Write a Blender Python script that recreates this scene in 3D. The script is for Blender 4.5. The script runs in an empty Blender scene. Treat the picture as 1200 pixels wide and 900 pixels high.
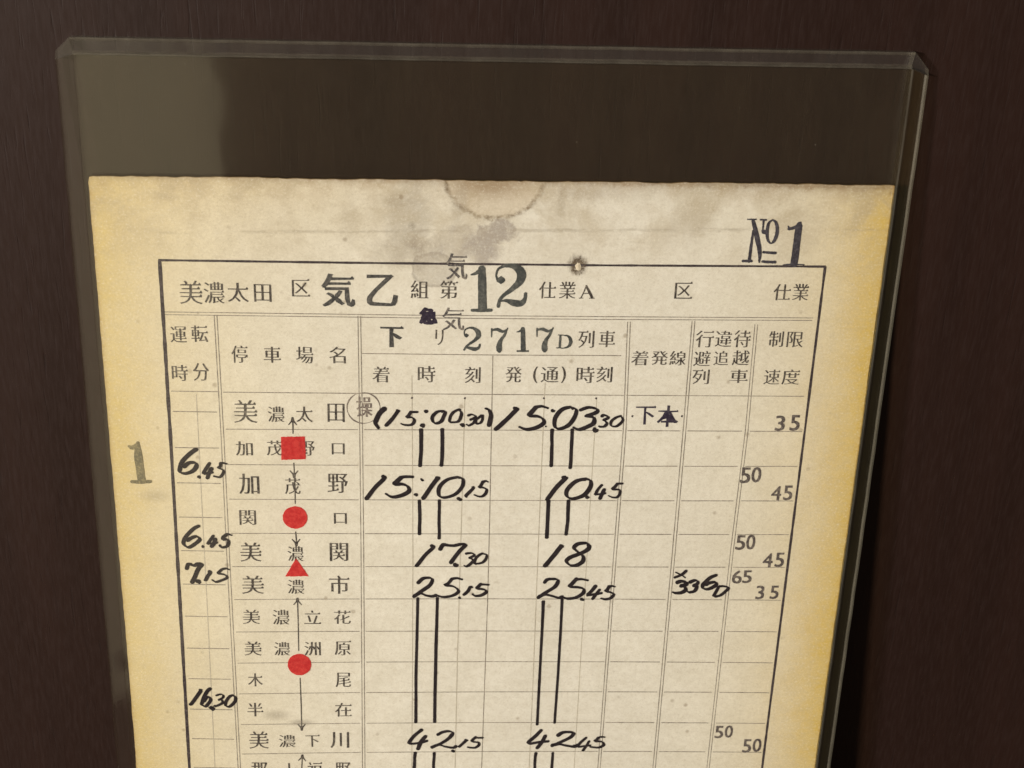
# An old Japanese railway duty timetable card in a clear welded vinyl sleeve,
# leaning against a dark wood panel.  Card measurements below are millimetres on
# the card: u to the right and v downward from the table's upper left row corner.
import bpy, math, random
from math import radians, sin, cos, pi, exp
from mathutils import Matrix, Vector

random.seed(7)
sc = bpy.context.scene
COL = sc.collection
MM = 0.001

GLYPHS = [
  ["depot_name","print",[["美",3.6,-12.82,2.72,2.95],["濃",6.37,-12.81,2.43,2.69],["太",9.2,-12.9,2.5,2.42],["田",12.13,-12.85,2.08,2.24]]],
  ["printed_heading","print",[["区",16.69,-13.53,2.14,2.09]]],
  ["stamped_lettering","stamp",[["気",21.14,-13.35,4.09,4.21],["乙",26.44,-13.43,3.79,4.05]]],
  ["printed_heading","print",[["運",1.85,-7.43,1.96,2.06],["転",4.37,-7.56,2.0,2.15],["時",1.72,-2.43,1.93,2.11],["分",4.3,-2.57,1.96,2.33]]],
  ["printed_heading","print",[["停",9.06,-4.96,1.94,2.23],["車",13.0,-4.94,2.07,2.1],["場",16.95,-4.95,2.07,2.18],["名",20.93,-5.0,2.03,2.18]]],
  ["stamped_lettering","boldstamp",[["下",27.59,-7.43,2.86,2.66]]],
  ["printed_heading","print",[["着",26.23,-2.5,2.1,2.1],["時",31.85,-2.61,2.16,2.18],["刻",37.55,-2.56,1.95,2.14]]],
  ["printed_heading","print",[["発",42.61,-2.69,2.04,2.1],["(",45.33,-2.68,0.58,2.2],["通",47.12,-2.72,2.21,2.05],[")",48.84,-2.72,0.58,2.2],["時",51.57,-2.75,2.22,2.2],["刻",53.94,-2.83,2.0,2.11]]],
  ["printed_heading","print",[["組",30.91,-13.6,2.14,2.24],["第",34.43,-13.62,2.14,2.3]]],
  ["stamped_lettering","thinstamp",[["気",35.32,-16.56,2.66,3.26]]],
  ["stamped_lettering","thinstamp",[["気",35.02,-9.88,2.7,2.92]]],
  ["struck_out_stamp","blot",[["急",32.02,-10.22,2.25,2.25]]],
  ["printed_heading","print",[["仕",46.36,-13.74,2.07,2.17],["業",48.8,-13.77,2.03,2.18]]],
  ["printed_heading","print",[["リ",33.37,-7.48,0.99,2.0]]],
  ["printed_heading","print",[["列",51.43,-7.46,1.98,2.24],["車",53.99,-7.54,1.98,2.15]]],
  ["printed_heading","print",[["区",63.01,-13.92,2.18,2.05]]],
  ["printed_heading","print",[["仕",75.18,-13.9,2.12,2.09],["業",77.49,-13.96,1.98,2.14]]],
  ["printed_heading","print",[["着",58.22,-5.05,2.14,1.9],["発",60.7,-5.11,2.08,1.84],["線",62.98,-5.11,2.06,1.9]]],
  ["printed_heading","print",[["行",66.14,-7.68,2.26,2.19],["違",68.49,-7.76,2.08,2.11],["待",70.84,-7.77,2.09,2.25],["避",66.02,-5.09,2.14,2.02],["追",68.43,-5.18,1.88,1.9],["越",70.89,-5.25,2.15,1.99],["列",66.09,-2.65,2.15,1.96],["車",70.87,-2.78,2.3,1.81]]],
  ["printed_heading","print",[["制",75.09,-7.8,1.85,2.08],["限",77.48,-7.76,2.06,2.06],["速",75.07,-2.73,2.03,2.01],["度",77.48,-2.75,2.25,2.02]]],
  ["track_stamp","dark",[["下",59.47,2.67,2.55,2.52],["本",62.33,2.76,2.71,2.99]]],
  ["circled_stamp","faint",[["操",24.19,1.83,2.02,2.75]]],
  ["speed_limit","digit",[["3",76.79,3.58,1.29,2.16],["5",78.71,3.53,1.29,2.22]]],
  ["speed_limit","digit",[["5",73.04,10.95,1.34,2.28],["0",74.45,10.86,1.28,2.25]]],
  ["speed_limit","digit",[["4",77.33,13.5,1.32,2.07],["5",78.87,13.44,1.2,2.16]]],
  ["speed_limit","digit",[["5",73.32,20.76,1.31,2.22],["0",74.67,20.69,1.22,2.22]]],
  ["speed_limit","digit",[["4",77.22,23.42,1.34,2.16],["5",78.8,23.33,1.26,2.19]]],
  ["speed_limit","digit",[["6",73.34,25.93,1.34,2.05],["5",74.71,25.9,1.27,1.95]]],
  ["speed_limit","digit",[["3",76.67,28.29,1.16,2.11],["5",78.61,28.27,1.18,2.08]]],
  ["speed_limit","digit",[["5",73.12,50.67,1.24,2.07],["0",74.49,50.6,1.17,2.06]]],
  ["speed_limit","digit",[["5",77.28,53.03,1.28,2.29],["0",78.7,52.92,1.25,2.28]]],
  ["station_name","print",[["美",9.48,2.63,2.88,3.08],["濃",13.23,2.97,2.03,2.11],["太",16.74,2.94,2.03,2.11],["田",20.66,2.71,2.12,2.49]]],
  ["station_name","print",[["加",9.15,7.67,2.12,1.97],["茂",12.93,7.59,1.99,2.06],["野",16.92,7.61,2.0,1.98],["口",20.85,7.65,1.61,1.54]]],
  ["station_name","print",[["加",9.57,12.6,2.55,2.85],["茂",15.03,12.87,1.96,2.26],["野",20.72,12.45,2.56,2.71]]],
  ["station_name","print",[["関",9.21,17.41,2.11,2.09],["口",20.99,17.47,1.64,1.53]]],
  ["station_name","print",[["美",9.4,22.4,2.73,2.82],["濃",15.15,22.63,2.03,2.2],["関",20.75,22.37,2.39,2.67]]],
  ["station_name","print",[["美",9.5,27.25,2.85,2.73],["濃",15.07,27.54,2.16,2.14],["市",20.71,27.22,2.63,2.74]]],
  ["station_name","print",[["美",9.11,32.1,2.26,2.17],["濃",13.0,32.15,2.18,2.29],["立",17.13,32.15,2.18,2.07],["花",21.06,32.15,2.24,2.07]]],
  ["station_name","print",[["美",9.15,36.98,2.28,2.18],["濃",13.0,37.02,2.1,2.1],["洲",17.03,37.02,2.2,2.11],["原",21.05,36.97,2.17,2.15]]],
  ["station_name","print",[["木",9.29,41.89,1.99,2.07],["尾",21.06,41.94,2.04,2.27]]],
  ["station_name","print",[["半",9.11,46.67,2.13,2.18],["在",21.0,46.74,2.25,2.23]]],
  ["station_name","print",[["美",9.42,51.63,2.67,2.85],["濃",13.27,51.83,2.26,2.04],["下",16.73,51.85,1.94,1.88],["川",20.45,51.69,2.59,2.63]]],
  ["station_name","print",[["郡",9.3,56.84,2.25,2.99],["上",13.51,56.87,2.05,2.75],["福",16.93,56.84,2.06,2.88],["野",20.86,56.93,2.06,3.0]]],
]
HANDWRITING = [
  ["handwritten_time",[[0.522,[[26.59,2.1],[26.03,2.63],[25.66,3.41],[25.63,4.07],[25.91,4.72]]],[0.408,[[28.12,2.23],[28.33,2.28],[28.23,2.45],[27.64,3.29],[27.03,4.25],[26.89,4.4]]],[0.372,[[29.86,2.48],[30.33,2.4],[30.78,2.51]]],[0.372,[[29.88,2.44],[29.6,2.86],[29.39,3.13],[29.97,3.16],[30.38,3.39],[30.42,3.77],[29.93,4.15],[29.25,4.28],[28.74,4.05]]],[0.567,[[31.82,2.42],[31.87,2.45],[31.92,2.49]]],[0.567,[[31.41,4.31],[31.46,4.35],[31.52,4.38]]],[0.372,[[33.86,2.3],[34.16,2.5],[34.11,3.01],[33.64,3.67],[33.02,3.93],[32.62,3.75],[32.64,3.15],[33.13,2.51],[33.72,2.28],[33.96,2.36]]],[0.372,[[36.0,2.14],[36.29,2.35],[36.25,2.91],[35.8,3.63],[35.19,3.91],[34.8,3.71],[34.83,3.06],[35.3,2.36],[35.87,2.12],[36.09,2.21]]],[0.567,[[36.25,4.12],[36.3,4.16],[36.35,4.19]]],[0.297,[[37.17,2.93],[37.54,2.8],[37.94,2.87],[37.9,3.13],[37.46,3.39]]],[0.297,[[37.44,3.39],[37.79,3.47],[37.85,3.79],[37.51,4.11],[37.1,4.23],[36.86,4.13]]],[0.273,[[38.81,2.93],[38.97,3.07],[38.95,3.42],[38.7,3.86],[38.36,4.04],[38.14,3.91],[38.15,3.5],[38.41,3.07],[38.73,2.92],[38.86,2.98]]],[0.544,[[39.3,1.83],[39.63,2.12],[39.86,2.79],[39.88,3.51],[39.71,4.24]]]]],
  ["handwritten_time",[[0.488,[[42.83,1.84],[43.22,1.89],[43.03,2.13],[41.95,3.26],[40.84,4.54],[40.57,4.75]]],[0.488,[[45.53,1.74],[46.36,1.6],[47.15,1.78]]],[0.488,[[45.57,1.67],[45.09,2.37],[44.75,2.81],[45.76,2.86],[46.49,3.23],[46.59,3.87],[45.75,4.51],[44.57,4.71],[43.65,4.34]]],[0.454,[[47.64,2.11],[47.69,2.15],[47.75,2.18]]],[0.378,[[46.87,4.32],[46.93,4.35],[46.98,4.39]]],[0.488,[[50.02,1.7],[50.55,2.05],[50.51,2.95],[49.74,4.1],[48.67,4.55],[47.97,4.24],[47.98,3.18],[48.78,2.07],[49.79,1.68],[50.2,1.82]]],[0.488,[[51.16,1.93],[52.15,1.65],[53.23,1.79],[53.14,2.32],[51.97,2.86]]],[0.488,[[51.9,2.86],[52.86,3.03],[53.02,3.68],[52.14,4.34],[51.04,4.59],[50.4,4.39]]],[0.756,[[53.22,4.73],[53.28,4.76],[53.33,4.8]]],[0.372,[[53.83,2.86],[54.23,2.71],[54.66,2.79],[54.63,3.08],[54.16,3.38]]],[0.372,[[54.14,3.38],[54.52,3.47],[54.6,3.83],[54.25,4.2],[53.81,4.33],[53.55,4.22]]],[0.322,[[56.3,2.74],[56.58,2.92],[56.57,3.39],[56.17,3.98],[55.61,4.22],[55.24,4.05],[55.23,3.51],[55.65,2.92],[56.18,2.72],[56.39,2.8]]]]],
  ["handwritten_time",[[0.488,[[26.31,11.44],[26.64,11.5],[26.47,11.76],[25.51,12.98],[24.51,14.36],[24.27,14.59]]],[0.488,[[28.72,11.5],[29.54,11.38],[30.32,11.55]]],[0.488,[[28.76,11.44],[28.26,12.09],[27.91,12.5],[28.9,12.55],[29.62,12.9],[29.69,13.49],[28.84,14.08],[27.66,14.27],[26.77,13.92]]],[0.491,[[31.28,11.8],[31.34,11.83],[31.39,11.87]]],[0.491,[[30.57,13.95],[30.62,13.99],[30.67,14.03]]],[0.488,[[33.23,11.53],[33.52,11.59],[33.38,11.83],[32.54,12.94],[31.69,14.22],[31.48,14.42]]],[0.488,[[36.05,11.45],[36.66,11.8],[36.58,12.71],[35.62,13.87],[34.34,14.32],[33.52,14.0],[33.58,12.94],[34.57,11.82],[35.78,11.43],[36.25,11.57]]],[0.567,[[36.09,14.5],[36.14,14.54],[36.2,14.57]]],[0.372,[[37.86,12.82],[37.99,12.85],[37.93,12.96],[37.54,13.5],[37.13,14.12],[37.04,14.22]]],[0.347,[[39.13,12.12],[39.55,12.03],[39.95,12.16]]],[0.347,[[39.15,12.08],[38.91,12.57],[38.73,12.88],[39.24,12.92],[39.61,13.18],[39.66,13.63],[39.23,14.08],[38.63,14.22],[38.17,13.95]]]]],
  ["handwritten_time",[[0.499,[[49.47,11.37],[49.83,11.43],[49.67,11.69],[48.67,12.94],[47.65,14.37],[47.4,14.6]]],[0.499,[[52.49,11.58],[53.09,11.92],[53.04,12.82],[52.15,13.95],[50.93,14.39],[50.13,14.08],[50.14,13.04],[51.07,11.94],[52.22,11.56],[52.69,11.7]]],[0.567,[[52.58,14.18],[52.64,14.22],[52.69,14.26]]],[0.396,[[54.52,12.46],[54.1,13.14],[53.7,13.74],[53.82,13.86],[54.42,13.78],[55.01,13.62]]],[0.396,[[54.84,13.08],[54.56,13.74],[54.34,14.4]]],[0.372,[[56.35,12.26],[56.77,12.17],[57.18,12.3]]],[0.372,[[56.36,12.22],[56.13,12.68],[55.97,12.98],[56.49,13.02],[56.87,13.27],[56.93,13.69],[56.51,14.12],[55.91,14.25],[55.44,14.0]]]]],
  ["handwritten_time",[[0.488,[[32.63,21.32],[32.95,21.38],[32.8,21.63],[31.88,22.79],[30.93,24.11],[30.7,24.33]]],[0.488,[[33.83,21.84],[34.24,21.27],[34.78,21.21]]],[0.488,[[34.24,21.27],[35.47,21.35],[36.5,21.17],[37.19,21.23],[36.52,22.0],[35.71,23.04],[35.17,23.9]]],[0.643,[[35.84,24.16],[35.9,24.2],[35.95,24.24]]],[0.372,[[37.31,22.56],[37.74,22.38],[38.21,22.48],[38.16,22.84],[37.65,23.2]]],[0.372,[[37.62,23.2],[38.04,23.31],[38.1,23.75],[37.71,24.19],[37.24,24.35],[36.96,24.21]]],[0.372,[[39.53,22.49],[39.8,22.68],[39.77,23.19],[39.36,23.82],[38.82,24.07],[38.46,23.89],[38.48,23.3],[38.9,22.68],[39.42,22.47],[39.62,22.55]]]]],
  ["handwritten_time",[[0.488,[[49.46,21.26],[49.8,21.32],[49.64,21.56],[48.71,22.75],[47.75,24.09],[47.52,24.31]]],[0.488,[[53.33,21.34],[52.87,20.93],[51.81,21.0],[51.34,21.55],[51.81,22.22],[52.66,22.83],[52.63,23.58],[51.85,24.16],[50.85,24.2],[50.45,23.65],[50.98,22.97],[52.26,22.42],[53.23,21.81],[53.38,21.27]]]]],
  ["handwritten_time",[[0.476,[[31.12,26.83],[31.62,26.32],[32.51,26.2],[32.9,26.54],[32.52,27.35],[31.43,28.3],[30.39,28.96]]],[0.476,[[30.45,28.9],[31.22,28.56],[32.03,28.81],[32.93,28.99],[33.38,28.81]]],[0.476,[[35.34,26.31],[36.12,26.2],[36.86,26.37]]],[0.476,[[35.37,26.26],[34.91,26.9],[34.58,27.31],[35.53,27.37],[36.21,27.72],[36.29,28.31],[35.48,28.91],[34.37,29.08],[33.51,28.73]]],[0.567,[[36.5,29.14],[36.56,29.19],[36.63,29.23]]],[0.396,[[37.88,27.49],[38.01,27.51],[37.94,27.61],[37.56,28.09],[37.17,28.63],[37.08,28.71]]],[0.396,[[39.28,27.14],[39.79,27.06],[40.28,27.17]]],[0.396,[[39.3,27.1],[39.0,27.49],[38.78,27.74],[39.4,27.78],[39.86,27.99],[39.91,28.35],[39.38,28.71],[38.65,28.82],[38.08,28.61]]]]],
  ["handwritten_time",[[0.476,[[47.63,26.91],[48.15,26.39],[49.09,26.27],[49.52,26.61],[49.14,27.42],[48.01,28.38],[46.93,29.04]]],[0.476,[[46.99,28.99],[47.8,28.64],[48.67,28.9],[49.63,29.07],[50.09,28.9]]],[0.476,[[51.82,26.35],[52.64,26.23],[53.44,26.41]]],[0.476,[[51.85,26.29],[51.38,26.97],[51.04,27.4],[52.05,27.46],[52.79,27.82],[52.9,28.44],[52.06,29.06],[50.87,29.24],[49.95,28.87]]],[0.567,[[52.83,29.34],[52.89,29.38],[52.96,29.42]]],[0.386,[[54.58,27.24],[53.96,27.97],[53.38,28.61],[53.55,28.73],[54.41,28.65],[55.26,28.48]]],[0.386,[[55.02,27.9],[54.61,28.6],[54.28,29.31]]],[0.386,[[56.28,27.47],[56.7,27.39],[57.11,27.51]]],[0.386,[[56.3,27.43],[56.07,27.88],[55.9,28.16],[56.42,28.2],[56.8,28.44],[56.86,28.85],[56.44,29.26],[55.85,29.38],[55.37,29.13]]]]],
  ["handwritten_time",[[0.454,[[31.65,50.0],[30.75,51.1],[29.9,52.08],[30.13,52.27],[31.33,52.15],[32.52,51.91]]],[0.454,[[32.23,51.02],[31.61,52.09],[31.11,53.17]]],[0.454,[[33.94,50.91],[34.49,50.42],[35.47,50.31],[35.9,50.65],[35.49,51.42],[34.29,52.33],[33.15,52.97]]],[0.454,[[33.21,52.91],[34.06,52.58],[34.95,52.84],[35.94,53.02],[36.43,52.85]]],[0.567,[[35.96,53.5],[36.03,53.55],[36.09,53.59]]],[0.372,[[37.74,51.72],[37.88,51.74],[37.82,51.84],[37.41,52.33],[36.99,52.88],[36.89,52.96]]],[0.372,[[39.1,51.41],[39.58,51.34],[40.04,51.45]]],[0.372,[[39.12,51.38],[38.83,51.77],[38.63,52.02],[39.22,52.06],[39.64,52.27],[39.69,52.63],[39.19,52.99],[38.5,53.09],[37.97,52.87]]]]],
  ["handwritten_time",[[0.454,[[48.26,50.21],[47.34,51.25],[46.48,52.17],[46.72,52.35],[47.98,52.24],[49.24,52.01]]],[0.454,[[48.9,51.17],[48.28,52.18],[47.78,53.2]]],[0.454,[[50.57,51.01],[51.15,50.57],[52.19,50.48],[52.66,50.77],[52.24,51.47],[50.98,52.28],[49.78,52.84]]],[0.454,[[49.84,52.79],[50.74,52.5],[51.7,52.73],[52.77,52.89],[53.29,52.74]]],[0.567,[[52.84,52.77],[52.91,52.82],[52.97,52.87]]],[0.396,[[54.46,51.4],[53.92,52.19],[53.4,52.89],[53.55,53.02],[54.32,52.94],[55.09,52.76]]],[0.396,[[54.87,52.13],[54.5,52.89],[54.21,53.66]]],[0.372,[[56.27,51.43],[56.74,51.36],[57.2,51.48]]],[0.372,[[56.29,51.4],[56.02,51.8],[55.83,52.06],[56.41,52.1],[56.83,52.32],[56.9,52.69],[56.42,53.06],[55.75,53.16],[55.22,52.94]]]]],
  ["handwritten_duration",[[0.499,[[3.18,7.82],[2.37,8.41],[1.47,9.53],[1.0,10.51],[1.12,11.07],[1.69,11.27],[2.51,10.92],[3.1,10.15],[2.88,9.66],[2.21,9.73],[1.61,10.3]]],[0.567,[[3.3,11.61],[3.35,11.64],[3.4,11.68]]],[0.372,[[4.7,9.8],[4.29,10.48],[3.91,11.09],[4.0,11.2],[4.49,11.12],[4.99,10.96]]],[0.372,[[4.9,10.42],[4.61,11.08],[4.37,11.75]]],[0.372,[[6.14,9.73],[6.48,9.65],[6.79,9.77]]],[0.372,[[6.16,9.69],[5.94,10.16],[5.78,10.46],[6.18,10.5],[6.46,10.75],[6.47,11.18],[6.1,11.61],[5.62,11.74],[5.27,11.48]]]]],
  ["handwritten_duration",[[0.454,[[2.98,18.55],[2.22,19.08],[1.38,20.08],[0.94,20.95],[1.06,21.45],[1.59,21.64],[2.36,21.32],[2.91,20.63],[2.71,20.2],[2.08,20.26],[1.51,20.77]]],[0.567,[[3.26,21.6],[3.31,21.64],[3.36,21.68]]],[0.408,[[4.8,19.95],[4.34,20.54],[3.92,21.07],[4.02,21.17],[4.58,21.1],[5.15,20.96]]],[0.408,[[5.04,20.49],[4.72,21.07],[4.45,21.64]]],[0.386,[[6.29,19.89],[6.65,19.81],[6.99,19.93]]],[0.386,[[6.31,19.85],[6.07,20.27],[5.9,20.54],[6.34,20.57],[6.64,20.8],[6.66,21.18],[6.26,21.56],[5.74,21.68],[5.36,21.45]]]]],
  ["handwritten_duration",[[0.476,[[1.09,24.81],[1.35,24.22],[1.67,24.16]]],[0.476,[[1.35,24.22],[2.05,24.31],[2.65,24.13],[3.04,24.19],[2.61,24.98],[2.08,26.05],[1.72,26.94]]],[0.68,[[2.48,26.71],[2.54,26.75],[2.59,26.79]]],[0.396,[[4.06,25.3],[4.17,25.32],[4.11,25.43],[3.78,25.94],[3.44,26.51],[3.36,26.6]]],[0.396,[[5.56,24.93],[6.06,24.85],[6.53,24.96]]],[0.396,[[5.59,24.89],[5.27,25.32],[5.04,25.6],[5.64,25.63],[6.06,25.87],[6.08,26.26],[5.55,26.66],[4.83,26.78],[4.31,26.54]]]]],
  ["handwritten_duration",[[0.431,[[1.86,43.38],[2.07,43.43],[1.95,43.62],[1.3,44.53],[0.63,45.56],[0.47,45.72]]],[0.431,[[3.27,43.22],[2.8,43.69],[2.27,44.59],[1.99,45.38],[2.05,45.83],[2.38,46.0],[2.86,45.72],[3.21,45.1],[3.09,44.7],[2.7,44.76],[2.34,45.21]]],[0.869,[[3.32,46.47],[3.38,46.52],[3.44,46.56]]],[0.372,[[4.06,44.38],[4.51,44.21],[4.97,44.31],[4.9,44.64],[4.36,44.98]]],[0.372,[[4.34,44.98],[4.74,45.09],[4.78,45.51],[4.36,45.92],[3.88,46.07],[3.61,45.93]]],[0.372,[[6.3,44.42],[6.53,44.64],[6.47,45.18],[6.06,45.87],[5.55,46.13],[5.25,45.94],[5.3,45.3],[5.72,44.63],[6.2,44.41],[6.38,44.49]]]]],
  ["handwritten_train_number",[[0.396,[[65.12,25.17],[65.76,25.57],[66.48,26.09]]],[0.396,[[66.47,24.99],[65.76,25.57],[65.03,26.03]]],[0.499,[[65.32,26.73],[65.93,26.56],[66.6,26.65],[66.55,26.98],[65.84,27.31]]],[0.499,[[65.8,27.31],[66.39,27.42],[66.5,27.83],[65.97,28.24],[65.3,28.39],[64.9,28.26]]],[0.499,[[67.12,26.65],[67.61,26.49],[68.15,26.58],[68.11,26.89],[67.54,27.21]]],[0.499,[[67.51,27.21],[67.99,27.31],[68.08,27.7],[67.66,28.09],[67.12,28.23],[66.8,28.11]]],[0.499,[[70.45,25.69],[69.8,26.04],[69.12,26.7],[68.8,27.27],[68.96,27.6],[69.48,27.73],[70.16,27.52],[70.61,27.06],[70.37,26.78],[69.79,26.82],[69.31,27.15]]],[0.431,[[71.06,27.36],[70.83,28.02],[70.5,28.76]]],[0.431,[[70.97,27.4],[71.83,27.33],[72.33,27.52],[72.09,28.1],[71.37,28.67],[70.61,28.84]]]]],
  ["pass_through_bar",[[0.441,[[31.23,4.85],[31.21,5.85],[31.2,6.85],[31.19,7.86],[31.17,8.87],[31.16,9.88]]]]],
  ["pass_through_bar",[[0.409,[[33.85,4.77],[33.84,5.78],[33.84,6.79],[33.84,7.81],[33.84,8.83],[33.84,9.86]]]]],
  ["pass_through_bar",[[0.441,[[47.72,4.7],[47.74,5.7],[47.77,6.71],[47.79,7.72],[47.81,8.73],[47.83,9.76]]]]],
  ["pass_through_bar",[[0.42,[[50.27,4.73],[50.27,5.78],[50.27,6.84],[50.27,7.9],[50.28,8.97],[50.28,10.04]]]]],
  ["pass_through_bar",[[0.441,[[31.09,14.81],[31.1,15.78],[31.1,16.76],[31.11,17.74],[31.12,18.73],[31.13,19.72]]]]],
  ["pass_through_bar",[[0.42,[[33.66,14.8],[33.66,15.89],[33.67,16.99],[33.68,18.1],[33.69,19.21],[33.7,20.33]]]]],
  ["pass_through_bar",[[0.441,[[47.69,14.8],[47.69,15.86],[47.69,16.93],[47.69,17.99],[47.69,19.07],[47.69,20.14]]]]],
  ["pass_through_bar",[[0.42,[[50.26,14.73],[50.25,15.69],[50.24,16.66],[50.23,17.64],[50.22,18.62],[50.21,19.6]]]]],
  ["pass_through_bar",[[0.389,[[31.0,29.19],[30.97,33.0],[30.94,36.86],[30.91,40.78],[30.88,44.76],[30.85,48.8]]]]],
  ["pass_through_bar",[[0.409,[[33.59,29.19],[33.56,32.99],[33.53,36.86],[33.5,40.78],[33.47,44.77],[33.45,48.81]]]]],
  ["pass_through_bar",[[0.378,[[47.65,29.64],[47.64,33.44],[47.63,37.3],[47.62,41.22],[47.61,45.2],[47.6,49.24]]]]],
  ["pass_through_bar",[[0.367,[[50.11,29.38],[50.09,33.2],[50.06,37.07],[50.04,41.0],[50.02,45.0],[49.99,49.05]]]]],
  ["pass_through_bar",[[0.389,[[30.81,53.87],[30.8,54.54],[30.78,55.22],[30.77,55.9],[30.75,56.58],[30.74,57.26]]]]],
  ["pass_through_bar",[[0.389,[[33.44,53.89],[33.42,54.56],[33.4,55.24],[33.38,55.92],[33.36,56.6],[33.35,57.28]]]]],
  ["pass_through_bar",[[0.389,[[47.59,53.98],[47.59,54.66],[47.59,55.34],[47.59,56.02],[47.59,56.71],[47.59,57.39]]]]],
  ["pass_through_bar",[[0.389,[[49.94,54.0],[49.94,54.67],[49.94,55.36],[49.93,56.04],[49.93,56.72],[49.92,57.41]]]]],
]
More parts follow.
